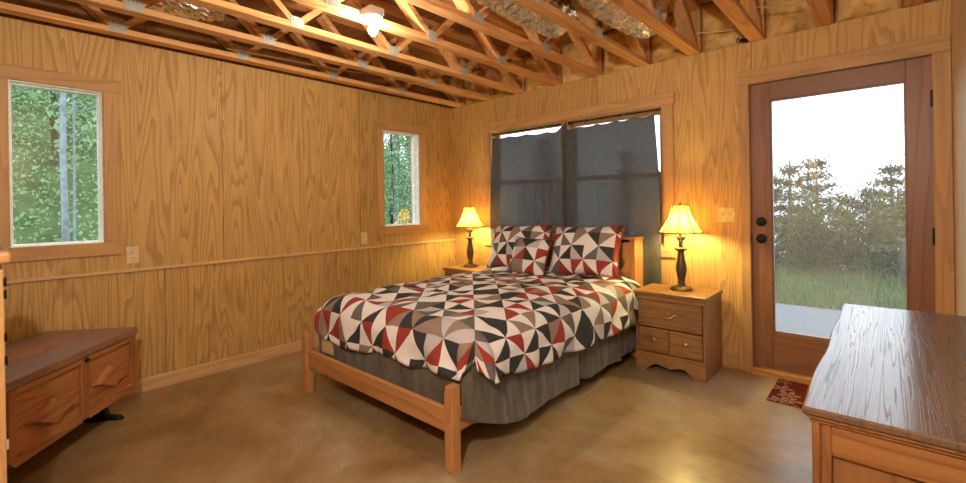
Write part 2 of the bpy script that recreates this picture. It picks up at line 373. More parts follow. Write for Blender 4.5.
# ------------------------------------------------------------------ windows
def casing(parent, axis, o, cw, th=.019, top=None):
    """four flat boards round an opening o = (h0,h1,z0,z1) on wall axis plane 0; room side is +x for 'x', -y for 'y'"""
    h0, h1, z0, z1 = o; tz = top or cw
    def bd(a0, a1, b0, b1, ax):
        m = MB()
        if axis == 'x': m.box(0, th, a0, a1, b0, b1, .0025)
        else: m.box(a0, a1, -th, 0, b0, b1, .0025)
        m.build('casing', pine(ax), parent)
    hz = 1 if axis == 'x' else 0
    bd(h0-cw, h0-.004, z0, z1, 2); bd(h1+.004, h1+cw, z0, z1, 2)
    bd(h0-cw-.012, h1+cw+.012, z1, z1+tz, hz); bd(h0-cw-.006, h1+cw+.006, z0-cw, z0, hz)
def ring(m, axis, h0, h1, z0, z1, w, d0, d1):
    for a0, a1, b0, b1 in ((h0, h0+w, z0, z1), (h1-w, h1, z0, z1), (h0+w, h1-w, z0, z0+w), (h0+w, h1-w, z1-w, z1)):
        if axis == 'x': m.box(d0, d1, a0, a1, b0, b1)
        else: m.box(a0, a1, d0, d1, b0, b1)
    return m
for nm, o in (('window_1', W1), ('window_2', W2)):
    w = sempty(nm)
    casing(w, 'x', o, .085)
    ring(MB(), 'x', o[0], o[1], o[2], o[3], .006, -.06, .0).build('jamb', M_white, w)
    fr_ = ring(MB(), 'x', o[0], o[1], o[2], o[3], .014, -.11, -.06).build('window_frame', M_white, w)
    MB().box(-.088, -.084, o[0]+.01, o[1]-.01, o[2]+.01, o[3]-.01).build('pane', M_glass, fr_)
w = sempty('window_3')
casing(w, 'y', W3, .088)
ring(MB(), 'y', W3[0], W3[1], W3[2], W3[3], .012, 0., .12).build('jamb', pine(2), w)
MB().box(1.50, 1.572, .0, .13, W3[2]+.016, W3[3]-.016, .003).build('mullion', pine(2), w)
for a0, a1 in ((W3[0]+.016, 1.50), (1.572, W3[1]-.016)):
    for b0, b1, d in ((W3[2]+.016, 1.50, .06), (1.462, W3[3]-.016, .088)):
        sa = ring(MB(), 'y', a0, a1, b0, b1+(.026 if a0 < 1 and b0 < 1.48 and b0 > 1.4 else 0), .04, d, d+.028).build('sash', pine(0), w)
        MB().box(a0+.03, a1-.03, d+.012, d+.016, b0+.03, b1-.012).build('pane', M_glass, sa)
# ------------------------------------------------------------------ glazed door
d = sempty('door_1')
m = MB(); m.box(3.027, 3.088, -.02, 0, 0, 2.085, .002); m.build('casing', pine(2), d)
m = MB(); m.box(4.0325, RW-.002, -.02, 0, 0, 2.085, .002); m.build('casing', pine(2), d)
MB().box(3.022, RW-.002, -.022, 0, 2.085, 2.188, .003).build('casing', pine(0), d)
MB().box(3.09, 4.03, -.045, .14, 0, .048, .004).build('threshold', wood('threshold_oak', (196, 146, 86), (164, 112, 60), 0, .5), d)
gx0, gx1, gz0, gz1 = 3.215, 3.918, .312, 1.957
m = MB(); m.box(3.094, gx0, .004, .048, .052, 2.08, .002); m.build('stile', M_doorz, d)
m = MB(); m.box(gx1, 4.0315, .004, .048, .052, 2.08, .002); m.build('stile', M_doorz, d)
MB().box(gx0, gx1, .004, .048, gz1, 2.08, .002).build('rail', M_doorx, d)
m = MB(); m.box(gx0, gx1, .004, .048, .052, gz0, .002); m.build('rail', M_doorx, d)
ring(MB(), 'y', gx0, gx1, gz0, gz1, .010, .012, .04).build('glazing_bead', M_doorx, d)
MB().box(gx0+.005, gx1-.005, .024, .028, gz0+.005, gz1-.005).build('pane', M_doorglass, d)
RX = Matrix.Rotation(PI/2, 4, 'X')
for z, big in ((1.095, 0), (.975, 1)):
    pr = [(0.001, .036), (.018, .036), (.026, .03), (.03, .012), (.033, .008), (.033, .0)] if not big else [(.001, .062), (.02, .06), (.028, .05), (.027, .038), (.014, .028), (.013, .012), (.032, .008), (.034, .0)]
    MB().lathe(pr[::-1], (3.153, .004, z), 20, 0, RX).build('deadbolt' if not big else 'door_knob', M_black, d, True)
MB().box(3.089, 3.0935, -.001, .03, .94, 1.01).build('strike_plate', M_black, d)
for z in (1.83, 1.02, .27): MB().box(4.022, 4.034, -.006, .01, z-.05, z+.05, .003).build('hinge', M_black, d)

# near doorway trim (behind the camera, seen mirrored in the door glass)
for a0, a1, b0, b1, ax in ((2.97, 3.06, 0, 2.05, 2), (3.96, 4.05, 0, 2.05, 2), (2.96, 4.06, 2.05, 2.14, 0)):
    struct(MB().box(a0, a1, NEAR, NEAR+.019, b0, b1, .002).build('trim_doorway', pine(ax)))

# ------------------------------------------------------------------ floor trusses
ZB = 2.396; ZT = 2.745
XR = [.150, .615, 1.040, 1.480, 1.918, 2.355, 2.757, 3.185, 3.581, 4.0]
nodes_b = [-.85, -1.615, -2.375, -3.135, -3.895]
proto = thing('floor_truss', '', 'truss', (0, 0, 0), 0, 'open-web wooden trusses overhead')
MB().box(-.089, 0, NEAR+.02, .085, ZB, ZB+.038, .003).build('bottom_chord', truss_wood(1), proto)
MB().box(-.089, 0, NEAR+.02, .085, ZT, ZT+.038, .003).build('top_chord', truss_wood(1), proto)
def web(y0, z0, y1, z1):
    a = Vector((0, y0, z0)); b = Vector((0, y1, z1)); dd = b-a; L = dd.length
    ang = math.atan2(dd.z, dd.y)
    mt = Matrix.Translation((-.0445, (y0+y1)/2, (z0+z1)/2)) @ Matrix.Rotation(ang, 4, 'X')
    MB().box(-.043, .043, -L/2, L/2, -.019, .019, .002, 1, mt).build('web', truss_wood(1), proto)
z0, z1 = ZB+.05, ZT-.012
tops = [-.46]+[(a+b)/2 for a, b in zip(nodes_b, nodes_b[1:])]
web(-.03, z0, tops[0]+.03, z1)
for i, yb in enumerate(nodes_b):
    web(yb+.03, z0, tops[i]-.03, z1)
    if i+1 < len(tops): web(yb-.03, z0, tops[i+1]+.03, z1)
MB().box(-.088, -.001, .03, .068, ZB+.038, ZT, .002).build('web', truss_wood(2), proto)
for yb in nodes_b:
    m = MB()
    for k in range(5): m.box(0., .004, yb-.041+k*.0175, yb-.041+k*.0175+.009, ZB+.004, ZB+.07)
    m.box(0, .0015, yb-.043, yb+.043, ZB+.003, ZB+.072)
    m.build('connector_plate', M_steel, proto)
ords = ['first', 'second', 'third', 'fourth', 'fifth', 'sixth', 'seventh', 'eighth', 'ninth', 'tenth']
where = ['running just above the plank-covered left wall', 'out from the left wall', 'out from the left wall', 'from left, beside the lit bare bulb', 'from left, left of the first silver duct', 'from left, between the two silver ducts', 'from left, right of both silver ducts', 'from left, ending above the door casing', 'from left, above the glazed door', 'and last from left, beside the right wall']
for i, x in enumerate(XR):
    o = proto if i == 0 else copy_tree(proto)
    o.location.x = x
    o['label'] = '%s open-web wooden ceiling truss %s' % (ords[i], where[i])
edges = [-.10]+XR
for i in range(10):
    a0 = edges[i]+.003 if i else -.097
    a1 = XR[i]-.092
    if a1-a0 < .05: continue
    n = 14; vs, fs = [], []
    vv = {}
    N, Mz = 12, 12
    for s_ in (0, 1):
        for ii in range(N+1):
            for jj in range(Mz+1):
                u, v = ii/N, jj/Mz
                puff = (1-(2*u-1)**4)*(1-(2*v-1)**4)
                yy = .088 if s_ else .055-.05*puff*(1+.5*noise.noise(Vector((u*4+i*7, v*4, 1))))
                vv[s_, ii, jj] = len(vs); vs.append((a0+(a1-a0)*u, yy, WT+.004+(ZT+.034-WT)*v))
    for s_ in (0, 1):
        for ii in range(N):
            for jj in range(Mz):
                f = [vv[s_, ii, jj], vv[s_, ii+1, jj], vv[s_, ii+1, jj+1], vv[s_, ii, jj+1]]
                fs.append(f if not s_ else f[::-1])
    for ii in range(N):
        fs.append([vv[0, ii, 0], vv[1, ii, 0], vv[1, ii+1, 0], vv[0, ii+1, 0]]); fs.append([vv[0, ii, Mz], vv[0, ii+1, Mz], vv[1, ii+1, Mz], vv[1, ii, Mz]])
    for jj in range(Mz):
        fs.append([vv[0, 0, jj], vv[0, 0, jj+1], vv[1, 0, jj+1], vv[1, 0, jj]]); fs.append([vv[0, N, jj], vv[1, N, jj], vv[1, N, jj+1], vv[0, N, jj+1]])
    lab = 'yellow insulation batt in the corner before the first truss' if i == 0 else 'yellow insulation batt between the %s and %s trusses from the left' % (ords[i-1], ords[i])
    tag(mesh_obj('insulation_batt', vs, fs, M_insul), lab, 'insulation', 'yellow insulation batts above the back wall')

# flexible foil ducts lying in the truss bays
def duct(name, pts, r, label, par=None):
    P = [Vector(p) for p in pts]; out = []
    n = len(P)
    for i in range(n-1):
        p0, p1, p2, p3 = P[max(i-1, 0)], P[i], P[i+1], P[min(i+2, n-1)]
        for k in range(22):
            t_ = k/22; out.append(.5*((2*p1)+(-p0+p2)*t_+(2*p0-5*p1+4*p2-p3)*t_*t_+(-p0+3*p1-3*p2+p3)*t_**3))
    out.append(P[-1])
    rr = [r*(1+.05*math.sin(i*1.57)) for i in range(len(out))]
    m = MB().tube(out, rr, 44)
    for v in m.bm.verts:
        n_ = noise.noise(v.co*22)*.012+noise.noise(v.co*55)*.009; c_ = min(out, key=lambda q: (q-v.co).length_squared); v.co += (v.co-c_).normalized()*n_
    o = m.build(name, M_foil, None, False)
    return tag(o, label, 'duct', 'silver foil ducts between the trusses')
duct('flexible_duct', [(2.12, -3.9, 2.595), (2.12, -2.6, 2.595), (2.12, -1.9, 2.59), (2.11, -1.45, 2.565), (2.10, -1.1, 2.575), (2.10, -.98, 2.59)], .148, 'crinkled silver foil duct in the bay left of the sixth truss')
duct('flexible_duct', [(2.535, -3.9, 2.595), (2.535, -2.2, 2.60), (2.535, -1.3, 2.59), (2.535, -1.0, 2.565), (2.54, -.72, 2.575), (2.545, -.5, 2.59)], .146, 'crinkled silver foil duct nearest the door, right of the sixth truss')
duct('flexible_duct', [(.42, -3.9, 2.62), (.42, -3.3, 2.60), (.42, -2.85, 2.60), (.43, -2.62, 2.64)], .09, 'thin silver foil duct overhead at left, above the tall left window')
# cables
def cable(pts, r, mat, label, name='electrical_cable'):
    return tag(MB().tube(pts, r, 6).build(name, mat, None, True), label, 'cable')
M_cable = plain('pale_cable', (206, 186, 140), .5)
cable([(.18, -2.5, 2.445), (.3, -1.7, 2.44), (.34, -1.1, 2.47), (.36, -.5, 2.445), (.38, -.02, 2.445)], .005, M_cable, 'pale electrical cable strung over the lower chords near the corner')
cable([(2.77, -.1, 2.52), (2.95, -.06, 2.50), (3.08, -.04, 2.49)], .004, M_cable, 'thin pale cable sagging across the bay right of the silver ducts')
cable([(3.195, -.3, 2.52), (3.4, -.26, 2.49), (3.49, -.22, 2.51)], .004, M_cable, 'thin pale cable hanging above the door beside the eighth truss')
cable([(3.0, -.012, 2.55), (3.0, -.016, 2.46), (3.03, -.02, 2.41), (3.06, -.024, 2.46)], .004, M_cable, 'loop of pale cable beside the black pipe stub above the wall')
cable([(3.015, .0, 2.43), (3.05, -.005, 2.42), (3.09, -.012, 2.403)], .013, M_black, 'short black pipe stub on top of the wall above the door casing', 'pipe_stub')

# bare bulbs in porcelain holders
def bulb_fixture(loc, label, mb, box=False):
    r = thing('bulb_holder', label, 'light', loc, 0)
    MB().lathe([(.0, 0), (.058, 0), (.06, -.008), (.05, -.018), (.03, -.022), (.024, -.04), (.0, -.04)][::-1], n=28).build('porcelain_base', M_porc, r, True)
    MB().lathe([(.0, -.04), (.012, -.041), (.013, -.05), (.019, -.062), (.026, -.078), (.027, -.09), (.021, -.106), (.011, -.114), (.0, -.116)][::-1], n=20).build('bulb', mb, r, True)
    if box: MB().box(-.052, .052, -.05, .05, .0005, .045, .004).build('junction_box', M_steel, r)
    return r
bulb_fixture((1.536, -2.145, ZB), 'lit bare bulb in a white porcelain holder beside the fourth truss', M_bulb, True)

# ------------------------------------------------------------------ curtains and rods
def curtain(name, x0, x1, ztop, zbot, label, ph, clips, leftslant=0, rightslant=0, lift=None):
    n, mz = 90, 60; vs, fs = [], []
    for j in range(mz+1):
        v = j/mz
        for i in range(n+1):
            u = i/n
            x = x0+(x1-x0)*u+leftslant*(1-u)*max(0, 1-2.4*v)+rightslant*u*max(0, 1-2.4*v)
            k = u*(clips-1); sag = abs(math.sin(PI*k))*.014
            zt = ztop-sag+(lift(u) if lift else 0)
            z = zt+(zbot-zt)*v
            fold = .010*math.sin(u*11+ph)+.007*math.sin(u*25+ph*2+v*1.5)+.006*noise.noise(Vector((u*5, v*3, ph)))
            y = -.036-.03*min(1, v*2.2)+fold*(.55+.5*v)
            vs.append((x, y, z))
    w = n+1
    for j in range(mz):
        for i in range(n): a = j*w+i; fs.append((a, a+1, a+w+1, a+w))
    o = mesh_obj(name, vs, fs, M_curtain)
    so = o.modifiers.new('s', 'SOLIDIFY'); so.thickness = .0015
    return tag(o, label, 'curtain', 'dark grey window curtains')
curtain('curtain', .635, 1.585, 1.955, .50, 'left dark grey curtain panel, behind the left pillow', .4, 5, leftslant=.02, lift=lambda u: .012-.022*u+.075*max(0, (u-.88)/.12))
curtain('curtain', 1.545, 2.462, 1.972, .50, 'right dark grey curtain panel, nearest the larger bedside lamp', 2.1, 6, rightslant=-.05, lift=lambda u: -.022+.02*u)
for x0, x1, n, lab in ((.612, 1.50, 5, 'thin black rod holding the left curtain panel'), (1.572, 2.448, 6, 'thin black rod holding the right curtain panel')):
    r = thing('curtain_rod', lab, 'curtain rod', ((x0+x1)/2, .004, 2.008), 0, 'black curtain rods')
    hw = (x1-x0)/2
    MB().tube([(-hw, 0, 0), (hw, 0, 0)], .005, 8).build('rod', M_black, r, True)
    for k in range(n):
        xx = -hw+.03+(2*hw-.06)*k/(n-1)
        MB().tube([(xx+.0, .009*math.cos(a), .009*math.sin(a)-.002) for a in [i*PI/5 for i in range(11)]]+[(xx, -.02, -.012), (xx, -.034, -.03)], .0018, 6).build('clip_ring', M_black, r, True)

# ------------------------------------------------------------------ bed
bed = thing('bed', 'queen-size wooden bed with low footboard and carved headboard', 'bed', (1.585, -1.2, 0))
bx, by = 1.585, -1.2
def L(x, y): return x-bx, y-by
for sgn, x0 in ((-1, .858), (1, 2.268)):
    x1 = x0+.055; y0, y1 = L(0, -2.289)[1], L(0, -2.232)[1]
    a, b = x0-bx, x1-bx
    if sgn > 0: poly = [(a, 0), (b, 0), (b, .402), (a+.012, .402), (a, .355)]
    else: poly = [(a, 0), (b, 0), (b, .355), (b-.012, .402), (a, .402)]
    MB().prism(poly, 'y', y0, y1, .003).build('post', M_bedz, bed)
MB().box(.913-bx, 2.268-bx, L(0, -2.272)[1], L(0, -2.245)[1], .17, .285, .004).build('footboard', M_bed, bed)
for x0, x1 in ((.875, .90), (2.285, 2.31)):
    MB().box(x0-bx, x1-bx, L(0, -2.235)[1], L(0, -.2)[1], .175, .285, .003).build('side_rail', M_bedy, bed)
# headboard: shallow case with a scrolled opening
hy0, hy1 = -.225-by, -.065-by
for x0 in (.86, 2.262):
    MB().box(x0-bx, x0+.05-bx, hy0, hy1, 0, .945, .004).build('headboard_side', M_bedz, bed)
MB().box(.85-bx, 2.322-bx, hy0-.01, hy1, .945, .965, .004).build('headboard_cap', M_bed, bed)
MB().box(.91-bx, 2.262-bx, hy1-.02, hy1-.002, .2, .945).build('headboard_back', M_bed, bed)
MB().box(.91-bx, 2.262-bx, hy0, hy1-.02, .66, .682, .002).build('headboard_shelf', M_bed, bed)
MB().box(.91-bx, 2.262-bx, hy0, hy0+.02, .2, .66, .002).build('headboard_panel', M_bed, bed)
def scroll(sg):
    pr = []
    for k in range(25):
        v = k/24; z = .682+.263*v
        pr.append((.075+.035*math.sin(v*PI*1.0)*-1+.055*(v**3)+.02*math.cos(v*PI*4), z))
    x_out = (2.262 if sg > 0 else .91)-bx
    poly = [(x_out, .682), (x_out, .945)]+[(x_out-sg*w_, z) for w_, z in pr[::-1]]
    MB().prism(poly, 'y', hy0, hy0+.02).build('headboard_scroll', M_bedz, bed)
scroll(1); scroll(-1)
pts = [(.91-bx, .945), (2.262-bx, .945)]+[((2.262-1.352*k/40)-bx, .925-.02*abs(math.sin(k/40*PI*3))) for k in range(41)]
MB().prism(pts, 'y', hy0, hy0+.02).build('headboard_valance', M_bed, bed)
MB().box(.91-bx, 2.262-bx, L(0, -2.16)[1], L(0, -.23)[1], .255, .275).build('platform', M_bedy, bed)

# bed skirt
def skirt():
    m = MB(); bm = m.bm
    path = []
    X0, X1, Y0, Y1 = .862, 2.335, -2.195, -.25
    def add(p, q, n):
        for k in range(n): path.append((p[0]+(q[0]-p[0])*k/n, p[1]+(q[1]-p[1])*k/n))
    r = .05
    add((X0, Y1), (X0, Y0+r), 90)
    for k in range(8): a = PI+PI/2*k/8; path.append((X0+r+r*math.cos(a), Y0+r+r*math.sin(a)))
    add((X0+r, Y0), (X1-r, Y0), 80)
    for k in range(8): a = 1.5*PI+PI/2*k/8; path.append((X1-r+r*math.cos(a), Y0+r+r*math.sin(a)))
    add((X1, Y0+r), (X1, Y1), 110); path.append((X1, Y1))
    nr = 14; rows = []
    for j in range(nr+1):
        v = j/nr; row = []
        for i, (x, y) in enumerate(path):
            x_, y_ = path[max(i-1, 0)]; x2, y2 = path[min(i+1, len(path)-1)]
            tx, ty = x2-x_, y2-y_; l = math.hypot(tx, ty) or 1; nx, ny = ty/l, -tx/l
            side = x > X1-.06
            zb = .05
            if side:
                zb = .095+.14*max(0, (-1.75-y)/.45)**1.6
            elif y < Y0+.06: zb = .16
            zt = .50
            off = v*(.018*noise.noise(Vector((i*.11, v*1.2, 3)))+.012*noise.noise(Vector((i*.33, v*.8, 9))))+.006*noise.noise(Vector((i*.2, v*6, 5)))
            # pleats
            for pl, pw, pa in ((-1.13, .035, .045), (-.56, .03, .035)):
                if side: off += pa*v*math.exp(-((y-pl)/pw)**2)*(-1)+.02*v*math.exp(-((y-pl+.09)/.06)**2)
            if side: off += .045*v*math.exp(-((y+2.0)/.2)**2)+.012*v
            elif y < Y0+.06:
                for pl in (1.36, 1.9): off -= .02*v*math.exp(-((x-pl)/.015)**2)
                off = min(off, .012)-.01*v
            row.append(bm.verts.new((x+nx*off, y+ny*off, zt+(zb-zt)*v)))
        rows.append(row)
    for a, b in zip(rows, rows[1:]):
        for k in range(len(path)-1): bm.faces.new((a[k], b[k], b[k+1], a[k+1]))
    bm.faces.new(rows[0])
    o = m.build('bed_skirt', M_skirt, None, True)
    s_ = o.modifiers.new('s', 'SOLIDIFY'); s_.thickness = .003
    return tag(o, 'wrinkled dark grey-brown bed skirt under the patchwork comforter', 'bed skirt')
sk = skirt()
pl_ = [(.985, .28), (1.13, .28), (1.132, .33), (1.12, .355), (1.09, .366), (.985, .372)]
tp = MB().prism(pl_, 'y', -2.2115, -2.2075).build('fabric_patch', plain('cream_patch', (206, 184, 128), .8), sk); tp['label'] = 'cream patch on the skirt corner'

# comforter
def comforter():
    X0, X1, Y0, Y1 = .985, 2.285, -2.09, -.27     # flat top before the roll
    r = .13; n, mm = 120, 140
    dl, dr_, df = .30, .335, .285
    S0, S1 = -dl, (X1-X0)+dr_; T0, T1 = -df, (Y1-Y0)
    vs, uvs, fs = [], [], []
    qa = r*PI/2
    for j in range(mm+1):
        for i in range(n+1):
            s_ = S0+(S1-S0)*i/n; t_ = T0+(T1-T0)*j/mm
            ex = s_-(X1-X0) if s_ > X1-X0 else (s_ if s_ < 0 else 0.)
            ey = t_ if t_ < 0 else 0.
            bx_, by_ = X0+min(max(s_, 0), X1-X0), Y0+max(t_, 0)
            e = max(abs(ex), abs(ey)) if not (ex and ey) else (max(abs(ex), abs(ey))-.27*min(abs(ex), abs(ey)))
            # hem length varies along the bed
            if ex > 0 and e > 0: e *= 1+.10*max(0, (t_/1.83))-.10*max(0, 1-abs(t_)/.5)*(1 if ex > .1 else 0)
            if ey < 0 and ex <= 0:
                xx = s_/(X1-X0); e *= 1.06+.12*math.exp(-((xx-.2)/.18)**2)-.10*max(0, xx-.55)-.22*max(0, -s_)/dl
            z = .628; px, py = bx_, by_
            if e > 0:
                hn = math.hypot(ex, ey); dx, dy = ex/hn, ey/hn
                if ex and ey:
                    k = 1.0
                if e < qa: th = e/r; ho = r*math.sin(th); dz = r*(1-math.cos(th))
                else: ho = r+.05*(e-qa); dz = r+(e-qa)
                px += dx*ho; py += dy*ho; z -= dz
                hang = max(0, e-qa*.5)
                wob = hang*(.04*math.sin((s_*1.0+t_*1.3)*17)+.14*noise.noise(Vector((s_*7, t_*7, 2))))
                if ex and ey: wob += hang*.22*math.sin(math.atan2(abs(ex), abs(ey))*6.)
                px += dx*wob; py += dy*wob
                z += .018*noise.noise(Vector((s_*9, t_*9, 5)))*min(1, hang*6)
            # lofty filling
            u_ = min(max(s_/(X1-X0), 0), 1); v_ = max(t_, 0)/T1
            loft = .035*(1-(2*u_-1)**6)*(1-max(0, .25-v_)**2*8)
            z += loft*(1 if e == 0 else max(0, 1-e/.2))
            z += (.022*noise.noise(Vector((s_*3.1, t_*3.1, 0)))+.010*noise.noise(Vector((s_*8, t_*8, 7)))+.012*abs(noise.noise(Vector((s_*2+t_*4, t_*5, 4)))))*(1 if e < .15 else .4)
            vs.append((px, py, z)); uvs.append((s_+5, t_*.96+5))
    w = n+1
    for j in range(mm):
        for i in range(n): a = j*w+i; fs.append((a, a+1, a+w+1, a+w))
    o = mesh_obj('comforter', vs, fs, M_quilt)
    ul = o.data.uv_layers.new(name='UVMap')
    for lp in o.data.loops: ul.data[lp.index].uv = uvs[lp.vertex_index]
    so = o.modifiers.new('s', 'SOLIDIFY'); so.thickness = .022; so.offset = -1
    return tag(o, 'puffy patchwork comforter with red, grey, charcoal and cream triangles', 'comforter')
comforter()

def pillow(name, W, H, T, mat, loc, tilt, rz, roll, label, cat, flange=False, group=None):
    n, m_ = 40, 32; vs, fs, uv = [], [], []
    for s_ in (1, -1):
        for j in range(m_+1):
            for i in range(n+1):
                u, v = -1+2*i/n, -1+2*j/m_
                pin = .07
                x = W/2*u*(1-pin*(1-v*v)*abs(u)**2); z = H/2*v*(1-pin*(1-u*u)*abs(v)**2)
                t_ = T/2*((1-abs(u)**2.6)*(1-abs(v)**2.6))**.6
                t_ *= 1+.14*noise.noise(Vector((u*1.7+W*9, v*1.7, s_)))
                t_ += .004*noise.noise(Vector((u*5, v*5, s_+W*3)))*(1-max(abs(u), abs(v))**4)
                vs.append((x, -s_*t_, z)); uv.append((x+3.03, z+3.02+s_*.5))
    w = n+1; off = w*(m_+1)
    for s_ in (0, 1):
        for j in range(m_):
            for i in range(n):
                a = s_*off+j*w+i; f = (a, a+1, a+w+1, a+w)
                fs.append(f if s_ == 0 else f[::-1])
    o = mesh_obj(name, vs, fs, mat)
    ul = o.data.uv_layers.new(name='UVMap')
    for lp in o.data.loops: ul.data[lp.index].uv = uv[lp.vertex_index]
    bm = bmesh.new(); bm.from_mesh(o.data); bmesh.ops.remove_doubles(bm, verts=bm.verts[:], dist=.0008); bm.to_mesh(o.data); bm.free()
    o.data.polygons.foreach_set('use_smooth', [True]*len(o.data.polygons))
    o.matrix_world = Matrix.Translation(loc) @ Matrix.Rotation(rz, 4, 'Z') @ Matrix.Rotation(tilt, 4, 'X') @ Matrix.Rotation(roll, 4, 'Y')
    tag(o, label, cat, group)
    # piping round the seam
    P = []
    per = [(-1+2*k/30, -1) for k in range(30)]+[(1, -1+2*k/24) for k in range(24)]+[(1-2*k/30, 1) for k in range(30)]+[(-1, 1-2*k/24) for k in range(25)]
    for u, v in per:
        P.append((W/2*u*(1-.07*(1-v*v)*abs(u)**2), 0, H/2*v*(1-.07*(1-u*u)*abs(v)**2)))
    MB().tube(P, .005, 6).build('piping', plain('brick_red_piping', (150, 60, 48), .8), o, True)
    return o
TL = -math.radians(22)
pillow('pillow', .66, .43, .19, M_quilt2, (1.275, -.40, .852), TL, .02, -.03, 'patchwork bed pillow at the left, leaning behind the small cushion', 'pillow', group='patchwork bed pillows')
pillow('pillow', .64, .43, .20, M_quilt2, (1.965, -.415, .858), TL, .0, -.04, 'patchwork bed pillow at the right, leaning on the headboard', 'pillow', group='patchwork bed pillows')
pillow('cushion', .375, .34, .15, M_quilt3, (1.525, -.585, .795), -math.radians(24), .05, .03, 'small square patchwork cushion in front of the two pillows', 'cushion')

# ------------------------------------------------------------------ nightstands
def nightstand(loc, label):
    r = thing('nightstand', label, 'nightstand', loc, 0, 'matching wooden nightstands')
    W, D, H = .495, .395, .585    # local: x 0..W, front at y=-D
    MB().box(0, .018, -D+.002, 0, .0, H-.028, .002).build('side_panel', M_nsz, r)
    MB().box(W-.018, W, -D+.002, 0, .0, H-.028, .002).build('side_panel', M_nsz, r)
    MB().box(.018, W-.018, -.012, -.002, .05, H-.028).build('back_panel', M_nsz, r)
    MB().box(.018, W-.018, -D+.02, -.012, .13, .142).build('bottom_shelf', M_ns, r)
    MB().box(-.012, W+.012, -D-.018, 0, H-.028, H, .006, 2).build('top', M_ns, r)
    MB().box(.0, W, -D-.004, -D+.014, H-.062, H-.028, .003).build('apron', M_ns, r)
    # scalloped plinth
    pts = [(0, 0), (0, .135), (W, .135), (W, 0), (W-.085, 0)]
    for k in range(1, 40):
        u = k/40; x = W-.085-(W-.17)*u
        q = abs(2*u-1)
        z = .018+.038*(1-math.cos(min(1, (1-q)*2.6)*PI))/2-.020*max(0, 1-q/.45)**1.2
        pts.append((x, z))
    pts.append((.085, 0))
    MB().prism(pts, 'y', -D-.006, -D+.012, .002).build('plinth', M_ns, r)
    dr = MB().box(.022, W-.022, -D-.002, -D+.012, .325, H-.066, .004).build('drawer', M_ns, r)
    m = MB(); cx = W/2; zz = .425
    for sg in (-1, 1):
        m.lathe([(.0, .012), (.008, .010), (.011, .004), (.011, 0)][::-1], (cx+sg*.034, -D-.002, zz+.004), 10, 0, RX)
        m.tube([(cx+sg*.034, -D-.01, zz+.004), (cx+sg*.05, -D-.008, zz+.012), (cx+sg*.058, -D-.006, zz+.004)], [.005, .004, .002], 8)
    m.tube([(cx-.034, -D-.014, zz+.002), (cx-.018, -D-.022, zz-.010), (cx, -D-.024, zz-.013), (cx+.018, -D-.022, zz-.010), (cx+.034, -D-.014, zz+.002)], [.004, .0045, .006, .0045, .004], 8)
    m.lathe([(.0, .008), (.012, .006), (.015, 0)][::-1], (cx, -D-.002, zz+.010), 10, 0, RX)
    m.build('bail_pull', M_brass, dr, True)
    for x0, x1 in ((.022, W/2-.002), (W/2+.002, W-.022)):
        d_ = MB().box(x0, x1, -D-.002, -D+.012, .145, .317, .004).build('drawer', M_ns, r)
        MB().lathe([(.0, .024), (.010, .022), (.0135, .016), (.010, .010), (.006, .007), (.015, .003), (.016, 0)][::-1], ((x0+x1)/2, -D-.002, .235), 16, 0, RX).build('knob', M_brass, d_, True)
    return r
nightstand((2.396, -.03, 0), 'wooden nightstand with three drawers between the bed and glazed door')
nightstand((.285, -.03, 0), 'wooden nightstand in the far corner, mostly hidden behind the bed')

def table_lamp(loc, label):
    r = thing('table_lamp', label, 'lamp', loc, .2, 'matching lit table lamps')
    MB().lathe([(.0, 0), (.078, 0), (.08, .008), (.072, .018), (.05, .026), (.03, .034), (.022, .05), (.03, .058), (.022, .066), (.026, .082), (.033, .115), (.039, .15), (.037, .185), (.028, .225), (.024, .262), (.021, .285), (.03, .294), (.046, .304), (.048, .31), (.03, .316), (.016, .322), (.014, .36), (.02, .366), (.012, .374), (.0, .374)], n=28).build('lamp_base', M_bronze, r, True)
    m = MB()
    for k in range(6):
        a = k*PI/3
        m.tube([(.012*math.cos(a), .012*math.sin(a), .372), (.026*math.cos(a), .026*math.sin(a), .384), (.034*math.cos(a), .034*math.sin(a), .402), (.026*math.cos(a), .026*math.sin(a), .412)], [.006, .008, .007, .003], 6)
    m.tube([(0, 0, .374), (0, 0, .45)], .012, 10)
    m.build('leaf_socket', M_bronze, r, True)
    MB().lathe([(.0, .45), (.012, .452), (.016, .468), (.026, .495), (.026, .515), (.016, .53), (.0, .535)], n=16).build('bulb', M_lampbulb, r, True)
    NS = 8; zs = [i/10 for i in range(11)]
    prof = [(.155-.092*(1-(1-v)**1.75), .432+.205*v) for v in zs]
    m = MB(); rings = []
    for rr, z in prof: rings.append([m.bm.verts.new((rr*math.cos(2*PI*k/NS), rr*math.sin(2*PI*k/NS), z)) for k in range(NS)])
    for a, b in zip(rings, rings[1:]):
        for k in range(NS): m.bm.faces.new((a[k], a[(k+1) % NS], b[(k+1) % NS], b[k]))
    sh_ = m.build('lamp_shade', M_shade, r)
    for k in range(NS):
        a = 2*PI*k/NS
        MB().tube([((rr+.001)*math.cos(a), (rr+.001)*math.sin(a), z) for rr, z in prof], .0042, 6).build('rib', M_bronze, sh_, True)
    for rr, z in (prof[0], prof[-1]):
        MB().tube([(rr*1.002*math.cos(2*PI*k/NS), rr*1.002*math.sin(2*PI*k/NS), z) for k in range(NS+1)], .004, 6).build('rim', M_bronze, sh_, True)
    m = MB(); m.tube([(0, 0, .535), (0, 0, .64)], .003, 6); m.tube([(-.062, 0, .632), (.062, 0, .632)], .002, 6); m.tube([(0, -.062, .632), (0, .062, .632)], .002, 6)
    m.lathe([(.0, .636), (.007, .638), (.009, .648), (.005, .656), (.0, .66)], n=12); m.build('finial', M_bronze, r, True)
    return r
